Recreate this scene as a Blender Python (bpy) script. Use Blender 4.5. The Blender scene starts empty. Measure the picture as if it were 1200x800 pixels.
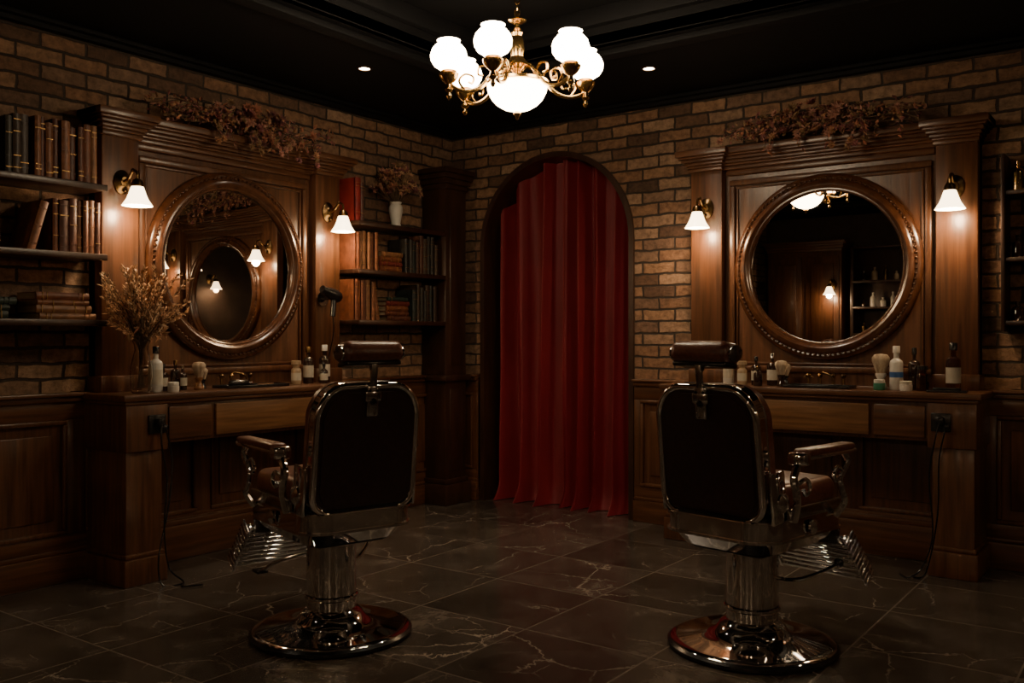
import bpy, bmesh, math, random
from mathutils import Matrix, Vector
random.seed(7)
R=random.random
def U(a,b): return a+(b-a)*R()
sc=bpy.context.scene
COL=sc.collection
# ------------------------------------------------------------ materials
def newmat(name):
    m=bpy.data.materials.new(name); m.use_nodes=True
    nt=m.node_tree; return m,nt,nt.nodes['Principled BSDF']
def N(nt,t,**k):
    n=nt.nodes.new(t)
    for a,b in k.items(): setattr(n,a,b)
    return n
def mat(name,c1,c2=None,rough=.5,metal=0,scale=(8,8,8),bump=0,coat=0,spec=.5,nscale=1.0,detail=4,rvar=0):
    m,nt,p=newmat(name); L=nt.links.new
    c2=c2 or tuple(min(1,x*.6) for x in c1)
    tc=N(nt,'ShaderNodeTexCoord'); mp=N(nt,'ShaderNodeMapping'); mp.inputs['Scale'].default_value=scale
    no=N(nt,'ShaderNodeTexNoise'); no.inputs['Scale'].default_value=nscale; no.inputs['Detail'].default_value=detail
    L(tc.outputs['Object'],mp.inputs['Vector']); L(mp.outputs[0],no.inputs['Vector'])
    cr=N(nt,'ShaderNodeValToRGB'); cr.color_ramp.elements[0].position=.35; cr.color_ramp.elements[1].position=.65
    cr.color_ramp.elements[0].color=(*c2,1); cr.color_ramp.elements[1].color=(*c1,1)
    L(no.outputs['Fac'],cr.inputs[0]); L(cr.outputs[0],p.inputs['Base Color'])
    p.inputs['Roughness'].default_value=rough; p.inputs['Metallic'].default_value=metal
    p.inputs['Specular IOR Level'].default_value=spec; p.inputs['Coat Weight'].default_value=coat
    p.inputs['Coat Roughness'].default_value=.15
    if rvar:
        mr=N(nt,'ShaderNodeMapRange'); mr.inputs['To Min'].default_value=max(0,rough-rvar); mr.inputs['To Max'].default_value=rough+rvar
        L(no.outputs['Fac'],mr.inputs['Value']); L(mr.outputs[0],p.inputs['Roughness'])
    if bump:
        b=N(nt,'ShaderNodeBump'); b.inputs['Strength'].default_value=bump; b.inputs['Distance'].default_value=.01
        L(no.outputs['Fac'],b.inputs['Height']); L(b.outputs[0],p.inputs['Normal'])
    return m
def emat(name,c,s,samp=True):
    m,nt,p=newmat(name)
    p.inputs['Base Color'].default_value=(.8,.75,.65,1); p.inputs['Roughness'].default_value=.3
    p.inputs['Emission Color'].default_value=(*c,1); p.inputs['Emission Strength'].default_value=s
    if not samp: m.cycles.emission_sampling='NONE'
    return m
WOODV=mat('walnut_vertical',(.130,.052,.022),(.066,.026,.011),rough=.34,scale=(22,22,1.3),bump=.12,coat=.15,nscale=2)
WOODH=mat('walnut_horizontal',(.130,.052,.022),(.066,.026,.011),rough=.34,scale=(1.3,22,22),bump=.12,coat=.15,nscale=2)
WOODL=mat('oak_drawer',(.26,.12,.048),(.15,.066,.025),rough=.4,scale=(1.6,20,26),bump=.15,nscale=2)
WOODD=mat('dark_mahogany',(.048,.020,.011),(.026,.011,.006),rough=.38,scale=(10,10,2),bump=.1,coat=.1,nscale=2)
FRAME=mat('mirror_frame_wood',(.10,.038,.016),(.06,.022,.009),rough=.26,scale=(14,14,14),coat=.4,nscale=1.5)
CHROME=mat('chrome',(.88,.86,.85),(.82,.80,.79),rough=.055,metal=1,rvar=.015)
CHROMED=mat('worn_chrome',(.56,.54,.53),(.42,.41,.40),rough=.16,metal=1,rvar=.04)
BLACK=mat('black_enamel',(.014,.013,.013),(.010,.010,.010),rough=.25)
LEATH=mat('brown_leather',(.15,.056,.036),(.10,.036,.024),rough=.30,scale=(60,60,60),bump=.12)
LEATHD=mat('dark_leather',(.034,.015,.012),(.023,.011,.009),rough=.36,scale=(50,50,50),bump=.15)
BRASS=mat('aged_brass',(.66,.42,.15),(.42,.25,.09),rough=.25,metal=1,scale=(20,20,20))
BRASSD=mat('dark_bronze',(.22,.13,.05),(.10,.06,.03),rough=.32,metal=1,scale=(20,20,20))
GLOBE=emat('lit_opal_glass',(1,.79,.53),34)
BOWL=emat('lit_bowl_glass',(1,.79,.50),27)
SHADE=emat('lit_sconce_glass',(1,.74,.42),8,False)
BULB=emat('lit_bulb',(1,.82,.55),40,False)
SPOTM=emat('downlight_lens',(1,.85,.65),25,False)
CEIL=mat('black_ceiling',(.0036,.0035,.0042),(.0030,.0029,.0035),rough=.75,spec=.25)
PLAST=mat('dark_plaster',(.06,.038,.027),(.04,.025,.018),rough=.8)
PAPER=mat('book_pages',(.30,.22,.13),(.2,.145,.085),rough=.9,scale=(3,3,200))
GOLD=mat('gilt',(.42,.26,.10),(.28,.16,.06),rough=.45,metal=1)
BK=[mat('book_leather_%d'%i,c,rough=.5,scale=(25,25,25),bump=.2) for i,c in enumerate([(.19,.060,.026),(.12,.036,.018),(.23,.083,.034),(.09,.030,.018),(.17,.028,.02),(.022,.038,.028),(.26,.115,.05)])]
BKD=[mat('book_dark_%d'%i,c,rough=.5,scale=(25,25,25),bump=.2) for i,c in enumerate([(.03,.027,.022),(.05,.028,.018),(.022,.032,.028),(.07,.045,.028),(.09,.034,.02)])]
BKG=mat('book_red_cover',(.26,.02,.018),rough=.5)
WHITE=mat('white_ceramic',(.72,.69,.63),(.62,.59,.53),rough=.3)
LABEL=mat('paper_label',(.60,.55,.45),(.48,.43,.34),rough=.8)
BLUE=mat('blue_label',(.05,.15,.42),rough=.4)
GREENL=mat('green_label',(.05,.25,.15),rough=.4)
AMBER=mat('dark_amber_glass',(.035,.018,.012),(.025,.012,.008),rough=.06,spec=.8)
BEIGE=mat('beige_lotion',(.50,.36,.22),rough=.4)
BRISTLE=mat('badger_bristle',(.50,.40,.29),(.25,.17,.11),rough=.9,scale=(60,60,4))
def glass(name,c,r=.02):
    m,nt,p=newmat(name); p.inputs['Base Color'].default_value=(*c,1); p.inputs['Transmission Weight'].default_value=1
    p.inputs['Roughness'].default_value=r; p.inputs['IOR'].default_value=1.45; return m
GLASS=glass('clear_glass',(.92,.88,.82)); GLASSB=glass('brown_glass',(.35,.16,.07))
MIRR,nt_,p_=newmat('mirror_glass'); p_.inputs['Metallic'].default_value=1; p_.inputs['Roughness'].default_value=.01; p_.inputs['Base Color'].default_value=(.66,.63,.60,1)
LEAF=[mat('dried_leaf_%d'%i,c,rough=.85,scale=(30,30,30)) for i,c in enumerate([(.44,.17,.10),(.34,.12,.11),(.50,.25,.13),(.20,.075,.07),(.33,.20,.10),(.55,.27,.20)])]
WHEAT=[mat('dried_grass_%d'%i,c,rough=.9,scale=(30,30,30)) for i,c in enumerate([(.62,.38,.22),(.50,.27,.15),(.70,.48,.31)])]
STEM=mat('dried_stem',(.14,.09,.055),rough=.9)
# velvet
m,nt,p=newmat('red_velvet'); RED=m
tc=N(nt,'ShaderNodeTexCoord'); no=N(nt,'ShaderNodeTexNoise'); no.inputs['Scale'].default_value=3; cr=N(nt,'ShaderNodeValToRGB')
cr.color_ramp.elements[0].color=(.15,.0055,.011,1); cr.color_ramp.elements[1].color=(.24,.009,.018,1)
nt.links.new(tc.outputs['Object'],no.inputs['Vector']); nt.links.new(no.outputs['Fac'],cr.inputs[0]); nt.links.new(cr.outputs[0],p.inputs['Base Color'])
p.inputs['Roughness'].default_value=.6; p.inputs['Sheen Weight'].default_value=.25; p.inputs['Sheen Tint'].default_value=(1,.12,.16,1)
# brick
def brick(name,axis):
    m,nt,p=newmat(name); L=nt.links.new
    tc=N(nt,'ShaderNodeTexCoord'); sp=N(nt,'ShaderNodeSeparateXYZ'); cb=N(nt,'ShaderNodeCombineXYZ')
    L(tc.outputs['Object'],sp.inputs[0]); L(sp.outputs[axis],cb.inputs[0]); L(sp.outputs[2],cb.inputs[1])
    dn=N(nt,'ShaderNodeTexNoise'); dn.inputs['Scale'].default_value=9; dn.inputs['Detail'].default_value=4; L(cb.outputs[0],dn.inputs['Vector'])
    sub=N(nt,'ShaderNodeVectorMath',operation='SUBTRACT'); L(dn.outputs['Color'],sub.inputs[0]); sub.inputs[1].default_value=(.5,.5,.5)
    scl=N(nt,'ShaderNodeVectorMath',operation='SCALE'); L(sub.outputs[0],scl.inputs[0]); scl.inputs['Scale'].default_value=.03
    add=N(nt,'ShaderNodeVectorMath',operation='ADD'); L(cb.outputs[0],add.inputs[0]); L(scl.outputs[0],add.inputs[1])
    b=N(nt,'ShaderNodeTexBrick'); L(add.outputs[0],b.inputs['Vector'])
    b.inputs['Scale'].default_value=1; b.inputs['Brick Width'].default_value=.25; b.inputs['Row Height'].default_value=.083
    b.inputs['Mortar Size'].default_value=.0085; b.inputs['Mortar Smooth'].default_value=.35; b.inputs['Bias'].default_value=0
    b.inputs['Color1'].default_value=(0,0,0,1); b.inputs['Color2'].default_value=(1,1,1,1); b.inputs['Mortar'].default_value=(.5,.5,.5,1)
    cr=N(nt,'ShaderNodeValToRGB'); e=cr.color_ramp.elements
    e[0].position=0; e[0].color=(.10,.056,.036,1); e[1].position=1; e[1].color=(.41,.26,.165,1)
    for pos,c in ((.25,(.27,.145,.082,1)),(.5,(.34,.195,.112,1)),(.75,(.18,.105,.068,1))):
        x=e.new(pos); x.color=c
    L(b.outputs['Color'],cr.inputs[0])
    n2=N(nt,'ShaderNodeTexNoise'); n2.inputs['Scale'].default_value=22; n2.inputs['Detail'].default_value=8; n2.inputs['Roughness'].default_value=.7; L(cb.outputs[0],n2.inputs['Vector'])
    c2=N(nt,'ShaderNodeValToRGB'); c2.color_ramp.elements[0].position=.3; c2.color_ramp.elements[0].color=(.30,.29,.28,1); c2.color_ramp.elements[1].position=.65; c2.color_ramp.elements[1].color=(1.15,1.13,1.12,1)
    L(n2.outputs['Fac'],c2.inputs[0])
    mu=N(nt,'ShaderNodeMixRGB',blend_type='MULTIPLY'); mu.inputs[0].default_value=.9; L(cr.outputs[0],mu.inputs[1]); L(c2.outputs[0],mu.inputs[2])
    mm=N(nt,'ShaderNodeMixRGB'); L(b.outputs['Fac'],mm.inputs[0]); L(mu.outputs[0],mm.inputs[1]); mm.inputs[2].default_value=(.042,.030,.023,1)
    L(mm.outputs[0],p.inputs['Base Color']); p.inputs['Roughness'].default_value=.85
    inv=N(nt,'ShaderNodeMath',operation='SUBTRACT'); inv.inputs[0].default_value=1; L(b.outputs['Fac'],inv.inputs[1])
    ma=N(nt,'ShaderNodeMath',operation='MULTIPLY_ADD'); L(n2.outputs['Fac'],ma.inputs[0]); ma.inputs[1].default_value=.5; L(inv.outputs[0],ma.inputs[2])
    bp=N(nt,'ShaderNodeBump'); bp.inputs['Strength'].default_value=1; bp.inputs['Distance'].default_value=.022; L(ma.outputs[0],bp.inputs['Height']); L(bp.outputs[0],p.inputs['Normal'])
    return m
BRX=brick('brick_rear',0); BRY=brick('brick_side',1)
# floor
def floormat():
    m,nt,p=newmat('dark_marble_tile'); L=nt.links.new
    tc=N(nt,'ShaderNodeTexCoord')
    b=N(nt,'ShaderNodeTexBrick'); b.offset=0; L(tc.outputs['Object'],b.inputs['Vector'])
    b.inputs['Scale'].default_value=1; b.inputs['Brick Width'].default_value=.62; b.inputs['Row Height'].default_value=.62; b.inputs['Mortar Size'].default_value=.0045; b.inputs['Mortar Smooth'].default_value=.15
    b.inputs['Color1'].default_value=(0,0,0,1); b.inputs['Color2'].default_value=(1,1,1,1)
    n=N(nt,'ShaderNodeTexNoise'); n.inputs['Scale'].default_value=3.2; n.inputs['Detail'].default_value=10; n.inputs['Roughness'].default_value=.7; n.inputs['Distortion'].default_value=.5
    ofs=N(nt,'ShaderNodeVectorMath',operation='MULTIPLY_ADD'); L(b.outputs['Color'],ofs.inputs[0]); ofs.inputs[1].default_value=(7,5,3); L(tc.outputs['Object'],ofs.inputs[2])
    L(ofs.outputs[0],n.inputs['Vector'])
    cr=N(nt,'ShaderNodeValToRGB'); e=cr.color_ramp.elements; e[0].position=.30; e[0].color=(.036,.029,.024,1); e[1].position=.72; e[1].color=(.15,.122,.10,1)
    x=e.new(.54); x.color=(.070,.057,.047,1)
    L(n.outputs['Fac'],cr.inputs[0])
    def veins(sc_,th,dist,lo,hi):
        mul=N(nt,'ShaderNodeVectorMath',operation='SCALE'); L(n.outputs['Color'],mul.inputs[0]); mul.inputs['Scale'].default_value=dist
        ad=N(nt,'ShaderNodeVectorMath',operation='ADD'); L(ofs.outputs[0],ad.inputs[0]); L(mul.outputs[0],ad.inputs[1])
        v=N(nt,'ShaderNodeTexVoronoi',feature='DISTANCE_TO_EDGE'); v.inputs['Scale'].default_value=sc_; L(ad.outputs[0],v.inputs['Vector'])
        vr=N(nt,'ShaderNodeValToRGB'); vr.color_ramp.elements[0].color=(1,1,1,1); vr.color_ramp.elements[1].position=th; vr.color_ramp.elements[1].color=(0,0,0,1); L(v.outputs['Distance'],vr.inputs[0])
        n3=N(nt,'ShaderNodeTexNoise'); n3.inputs['Scale'].default_value=sc_; L(ad.outputs[0],n3.inputs['Vector'])
        r3=N(nt,'ShaderNodeValToRGB'); r3.color_ramp.elements[0].position=lo; r3.color_ramp.elements[1].position=hi; L(n3.outputs['Fac'],r3.inputs[0])
        mk=N(nt,'ShaderNodeMath',operation='MULTIPLY'); L(vr.outputs[0],mk.inputs[0]); L(r3.outputs[0],mk.inputs[1]); return mk
    k1=veins(1.5,.008,.22,.46,.62); k2=veins(3.4,.010,.14,.52,.7)
    mxx=N(nt,'ShaderNodeMath',operation='MAXIMUM'); L(k1.outputs[0],mxx.inputs[0]); L(k2.outputs[0],mxx.inputs[1])
    mx=N(nt,'ShaderNodeMixRGB'); L(mxx.outputs[0],mx.inputs[0]); L(cr.outputs[0],mx.inputs[1]); mx.inputs[2].default_value=(.36,.30,.245,1)
    sepc=N(nt,'ShaderNodeSeparateColor'); L(b.outputs['Color'],sepc.inputs[0])
    tv=N(nt,'ShaderNodeMapRange'); tv.inputs['To Min'].default_value=.75; tv.inputs['To Max'].default_value=1.2; L(sepc.outputs[0],tv.inputs['Value'])
    sv=N(nt,'ShaderNodeVectorMath',operation='SCALE'); L(mx.outputs[0],sv.inputs[0]); L(tv.outputs[0],sv.inputs['Scale'])
    mx2=N(nt,'ShaderNodeMixRGB'); L(b.outputs['Fac'],mx2.inputs[0]); L(sv.outputs[0],mx2.inputs[1]); mx2.inputs[2].default_value=(.15,.122,.10,1)
    L(mx2.outputs[0],p.inputs['Base Color'])
    mr=N(nt,'ShaderNodeMapRange'); mr.inputs['To Min'].default_value=.08; mr.inputs['To Max'].default_value=.34; L(n.outputs['Fac'],mr.inputs['Value']); L(mr.outputs[0],p.inputs['Roughness'])
    s=N(nt,'ShaderNodeMath',operation='SUBTRACT'); L(n.outputs['Fac'],s.inputs[0]); L(b.outputs['Fac'],s.inputs[1])
    bp=N(nt,'ShaderNodeBump'); bp.inputs['Strength'].default_value=.22; bp.inputs['Distance'].default_value=.006; L(s.outputs[0],bp.inputs['Height']); L(bp.outputs[0],p.inputs['Normal'])
    return m
FLOOR=floormat()
# ------------------------------------------------------------ mesh tools
def T(x=0,y=0,z=0): return Matrix.Translation((x,y,z))
def RX(a): return Matrix.Rotation(math.radians(a),4,'X')
def RY(a): return Matrix.Rotation(math.radians(a),4,'Y')
def RZ(a): return Matrix.Rotation(math.radians(a),4,'Z')
_rb={}
def rbox(sx,sy,sz,r=.01,seg=2):
    k=(round(sx,4),round(sy,4),round(sz,4),r,seg)
    if k in _rb: return _rb[k]
    bm=bmesh.new(); bmesh.ops.create_cube(bm,size=1); bmesh.ops.scale(bm,vec=(sx,sy,sz),verts=bm.verts)
    bmesh.ops.bevel(bm,geom=list(bm.edges),offset=min(r,.49*min(sx,sy,sz)),segments=seg,profile=.5,affect='EDGES')
    bm.verts.index_update(); o=([tuple(v.co) for v in bm.verts],[[v.index for v in f.verts] for f in bm.faces]); bm.free(); _rb[k]=o; return o
def boxg(x0,x1,y0,y1,z0,z1):
    v=[(x0,y0,z0),(x1,y0,z0),(x1,y1,z0),(x0,y1,z0),(x0,y0,z1),(x1,y0,z1),(x1,y1,z1),(x0,y1,z1)]
    return v,[[0,3,2,1],[4,5,6,7],[0,1,5,4],[1,2,6,5],[2,3,7,6],[3,0,4,7]]
def lathe(prof,n=32):
    v=[];f=[];rings=[]
    for r,z in prof:
        if r<1e-6: v.append((0,0,z)); rings.append([len(v)-1])
        else:
            s=len(v); v+= [(r*math.cos(2*math.pi*i/n),r*math.sin(2*math.pi*i/n),z) for i in range(n)]; rings.append(list(range(s,s+n)))
    for a,b in zip(rings,rings[1:]):
        for i in range(n):
            j=(i+1)%n
            if len(a)==1 and len(b)==1: continue
            if len(a)==1: f.append([a[0],b[j],b[i]])
            elif len(b)==1: f.append([a[i],a[j],b[0]])
            else: f.append([a[i],a[j],b[j],b[i]])
    return v,f
def sph(r,n=16,m=8,sz=1): return lathe([(r*math.sin(math.pi*i/m),-r*sz*math.cos(math.pi*i/m)) for i in range(m+1)],n)
def tube(pts,r,n=8,closed=False):
    pts=[Vector(p) for p in pts]; k=len(pts); v=[];f=[]
    rr=r if isinstance(r,(list,tuple)) else [r]*k
    up=None
    for i,p in enumerate(pts):
        if closed: t=(pts[(i+1)%k]-pts[i-1]).normalized()
        else: t=(pts[min(i+1,k-1)]-pts[max(i-1,0)]).normalized()
        if up is None: up=t.orthogonal().normalized()
        up=(up-t*up.dot(t)).normalized(); w=t.cross(up)
        for j in range(n):
            a=2*math.pi*j/n; v.append(tuple(p+rr[i]*(math.cos(a)*up+math.sin(a)*w)))
    for i in range(k if closed else k-1):
        o=i*n; q=((i+1)%k)*n
        for j in range(n): f.append([o+j,o+(j+1)%n,q+(j+1)%n,q+j])
    if not closed: f.append(list(range(n))[::-1]); f.append([(k-1)*n+j for j in range(n)])
    return v,f
def smoothpts(pts,sub=6):
    P=[Vector(p) for p in pts]; o=[]
    for i in range(len(P)-1):
        a=P[max(i-1,0)];b=P[i];c=P[i+1];d=P[min(i+2,len(P)-1)]
        for s in range(sub):
            t=s/sub; o.append(.5*((2*b)+(c-a)*t+(2*a-5*b+4*c-d)*t*t+(3*b-a-3*c+d)*t**3))
    o.append(P[-1]); return o
def prism(ol,y0,y1):
    n=len(ol); v=[(x,y0,z) for x,z in ol]+[(x,y1,z) for x,z in ol]
    f=[list(range(n)),list(range(n,2*n))[::-1]]+[[i,i+n,(i+1)%n+n,(i+1)%n] for i in range(n)]
    return v,f
def rrect(x0,x1,z0,z1,rs,n=6):
    o=[]
    for (cx,cz,a0,r) in ((x0+rs[0],z0+rs[0],180,rs[0]),(x1-rs[1],z0+rs[1],270,rs[1]),(x1-rs[2],z1-rs[2],0,rs[2]),(x0+rs[3],z1-rs[3],90,rs[3])):
        for i in range(n+1):
            a=math.radians(a0+90*i/n); o.append((cx+r*math.cos(a),cz+r*math.sin(a)))
    return o
class MB:
    def __init__(s): s.v=[];s.f=[];s.m=[];s.mats=[]
    def add(s,g,mt,M=None):
        if mt not in s.mats: s.mats.append(mt)
        k=s.mats.index(mt); o=len(s.v)
        if M is None: s.v+=list(g[0])
        else: s.v+=[tuple(M@Vector(p)) for p in g[0]]
        s.f+=[[i+o for i in q] for q in g[1]]; s.m+=[k]*len(g[1]); return s
    def box(s,x0,x1,y0,y1,z0,z1,mt,r=.004):
        x0,x1=sorted((x0,x1));y0,y1=sorted((y0,y1));z0,z1=sorted((z0,z1))
        if r: return s.add(rbox(x1-x0,y1-y0,z1-z0,r,2),mt,T((x0+x1)/2,(y0+y1)/2,(z0+z1)/2))
        return s.add(boxg(x0,x1,y0,y1,z0,z1),mt)
    def obj(s,name,parent=None,M=None,ang=38):
        me=bpy.data.meshes.new(name); me.from_pydata(s.v,[],s.f)
        for x in s.mats: me.materials.append(x)
        me.polygons.foreach_set('material_index',s.m); me.update()
        bm=bmesh.new(); bm.from_mesh(me); bmesh.ops.recalc_face_normals(bm,faces=bm.faces); bm.to_mesh(me); bm.free()
        me.polygons.foreach_set('use_smooth',[True]*len(me.polygons)); me.set_sharp_from_angle(angle=math.radians(ang))
        o=bpy.data.objects.new(name,me); COL.objects.link(o)
        if parent: o.parent=parent
        if M is not None: o.matrix_local=M
        return o
def empty(name,M):
    e=bpy.data.objects.new(name,None); COL.objects.link(e); e.empty_display_size=.1; e.matrix_world=M; return e
ML=T(0,-2.24,0)@RZ(90); MR=T(3.05,0,0)
CAM=Vector((4.858,-5.853,1.3)); CA=math.radians(36)
def P(X,Y,z=0): return Vector((CAM.x+X*math.cos(CA)-Y*math.sin(CA),CAM.y+X*math.sin(CA)+Y*math.cos(CA),z))
# ------------------------------------------------------------ room shell
WX=6.2; WY=-7.2; H=2.96
b=MB(); b.add(boxg(-.3,WX+.3,WY-.3,1.2,-.1,0),FLOOR); b.obj('floor')
AX0,AX1,SPR=.309,1.679,2.01; AC=(AX0+AX1)/2; AR=(AX1-AX0)/2
ol=[(-.3,0),(AX0,0)]+[(AC-AR*math.cos(math.pi*i/32),SPR+AR*math.sin(math.pi*i/32)) for i in range(33)]+[(AX1,0),(WX+.3,0),(WX+.3,3.3),(-.3,3.3)]
b=MB(); b.add(prism(ol,0,.3),BRX); b.obj('wall_rear',ang=20)
b=MB(); b.add(boxg(-.3,0,WY,0,0,3.3),BRY); b.obj('wall_left')
b=MB(); b.add(boxg(WX,WX+.3,WY,0,0,3.3),PLAST); b.obj('wall_right')
b=MB(); b.add(boxg(-.3,WX+.3,WY-.3,WY,0,3.3),PLAST); b.obj('wall_front')
b=MB(); b.add(boxg(-.1,2.1,.9,1.0,0,3.3),PLAST); b.add(boxg(-.2,-.1,.3,1.0,0,3.3),PLAST); b.add(boxg(2.1,2.2,.3,1.0,0,3.3),PLAST); b.obj('wall_alcove')
S=1.3
b=MB()
b.add(boxg(-.3,WX+.3,-S,1.2,H,H+.06),CEIL); b.add(boxg(-.3,S,WY,-S,H,H+.06),CEIL); b.add(boxg(WX-S,WX,WY,-S,H,H+.06),CEIL); b.add(boxg(S,WX-S,WY,WY+S,H,H+.06),CEIL)
b.add(boxg(S-.1,WX-S+.1,WY+S-.1,-S+.1,H+.2,H+.3),CEIL)
b.obj('ceiling')
b=MB()
for i,(d,z0,z1) in enumerate(((0,H-.035,H),(-.0,H,H+.2),(.06,H+.10,H+.20))):
    t=.05
    x0,x1,y0,y1=S+d,WX-S-d,WY+S+d,-S-d
    if i==0: x0-=.09;x1+=.09;y0-=.09;y1+=.09;t=.1
    b.box(x0-t,x1+t,y1,y1+t,z0,z1,CEIL,.006); b.box(x0-t,x1+t,y0-t,y0,z0,z1,CEIL,.006); b.box(x0-t,x0,y0,y1,z0,z1,CEIL,.006); b.box(x1,x1+t,y0,y1,z0,z1,CEIL,.006)
b.obj('trim_ceiling_tray')
b=MB()
for d,z0 in ((.05,H-.05),(.09,H-.025)):
    b.box(0,WX,-d,0,z0,H,CEIL,.006); b.box(0,d,WY,0,z0,H,CEIL,.006)
b.obj('trim_crown')
# arch trim
def archband(r0,r1,y0,y1):
    o=[(AC-r1,0)]+[(AC-r1*math.cos(math.pi*i/32),SPR+r1*math.sin(math.pi*i/32)) for i in range(33)]+[(AC+r1,0),(AC+r0,0)]+[(AC+r0*math.cos(math.pi*i/32),SPR+r0*math.sin(math.pi*i/32)) for i in range(33)]+[(AC-r0,0)]
    n=len(o); h=n//2; v=[(x,y0,z) for x,z in o]+[(x,y1,z) for x,z in o]; f=[]
    for i in range(h-1):
        f.append([i,i+1,n-2-i,n-1-i]); f.append([n+i,2*n-1-i,2*n-2-i,n+i+1])
    for i in range(n): j=(i+1)%n; f.append([i,i+n,j+n,j])
    return v,f
b=MB(); b.add(archband(AR-.035,AR+.006,-.018,.3),WOODD); b.obj('trim_arch',ang=30)
# curtain
nx,nz=300,60; v=[];f=[]
x0,x1=.405,1.64
for j in range(nz+1):
    tz=j/nz
    for i in range(nx+1):
        s=i/nx; x=x0+(x1-x0)*s
        ph=s*2*math.pi*7+1.6*math.sin(s*9+1)+.4*math.sin(tz*3+s*14)
        amp=.058+.022*tz+.018*math.sin(s*23)
        top=SPR+math.sqrt(max(.0004,(AR-.04)**2-(x-AC)**2))
        z=top*(1-tz)+.004
        q=math.sin(ph); q=(abs(q)**.75)*(1 if q>0 else -1)
        y=.17-amp*q-.22*amp*math.sin(2.3*ph+.7)-.010*math.sin(9*tz+s*30)*tz
        fl=max(0,tz-.93)/.07; y-= .06*fl*fl*(1+.5*math.sin(ph*1.0))
        xx=x+.018*math.cos(ph)*(.5+tz)
        v.append((xx,y,z))
for j in range(nz):
    for i in range(nx): a=j*(nx+1)+i; f.append([a,a+1,a+nx+2,a+nx+1])
b=MB(); b.add((v,f),RED); b.obj('velvet_curtain',ang=180)
# wainscot
def wains(name,M,x0,x1,base):
    b=MB()
    b.box(x0,x1,-.02,0,.1,.98,WOODV,0)
    b.box(x0,x1,-.055,0,.955,.985,WOODH,.006); b.box(x0,x1,-.075,0,.985,1.005,WOODH,.006); b.box(x0,x1,-.035,0,.86,.955,WOODH,.004); b.box(x0,x1,-.035,0,.17,.25,WOODH,.004)
    L=x1-x0; n=max(1,round(L/.8)); w=L/n
    for i in range(n+1):
        c=x0+i*w; b.box(max(x0,c-.05),min(x1,c+.05),-.035,0,.25,.86,WOODV,.004)
    for i in range(n):
        a=x0+i*w+.05; c=a+w-.1
        if c-a<.12: continue
        for (p,q,r,s) in ((a,c,.25,.275),(a,c,.835,.86),(a,a+.025,.275,.835),(c-.025,c,.275,.835)): b.box(p,q,-.045,-.018,r,s,WOODV,.008)
        if c-a>.25: b.box(a+.07,c-.07,-.03,-.018,.33,.78,WOODV,.01)
    b.obj(name,M=M)
    b=MB(); b.box(x0,x1,-.055,0,0,.15,WOODH,.006); b.box(x0,x1,-.045,0,.15,.175,WOODH,.008); b.obj(base,M=M)
I=Matrix.Identity(4)
wains('trim_wainscot_left',RZ(90),WY,0,'baseboard_left')
wains('trim_wainscot_rear',I,AX1+.02,WX,'baseboard_rear')
wains('trim_wainscot_corner',I,.06,AX0-.02,'baseboard_corner')
# corner column
b=MB()
def col(b,x0,x1,d,z0,z1,mt): b.box(x0,x1,-d,0,z0,z1,mt,.006)
cx0,cx1=-.37,-.12
col(b,cx0,cx1,.24,0,2.47,WOODD)
col(b,cx0-.03,cx1+.03,.27,0,.16,WOODD); col(b,cx0-.015,cx1+.015,.255,.16,.2,WOODD)
col(b,cx0-.03,cx1+.03,.27,.96,1.005,WOODD)
for i,z in enumerate((2.45,2.49,2.53,2.57)): col(b,cx0-.015-.014*i,cx1+.015+.014*i,.255+.014*i,z,z+.04,WOODD)
b.box(cx0+.05,cx1-.05,-.248,-.235,1.08,2.36,WOODD,.006); b.box(cx0+.05,cx1-.05,-.248,-.235,.26,.9,WOODD,.006)
b.obj('corner_column',M=RZ(90))
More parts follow.
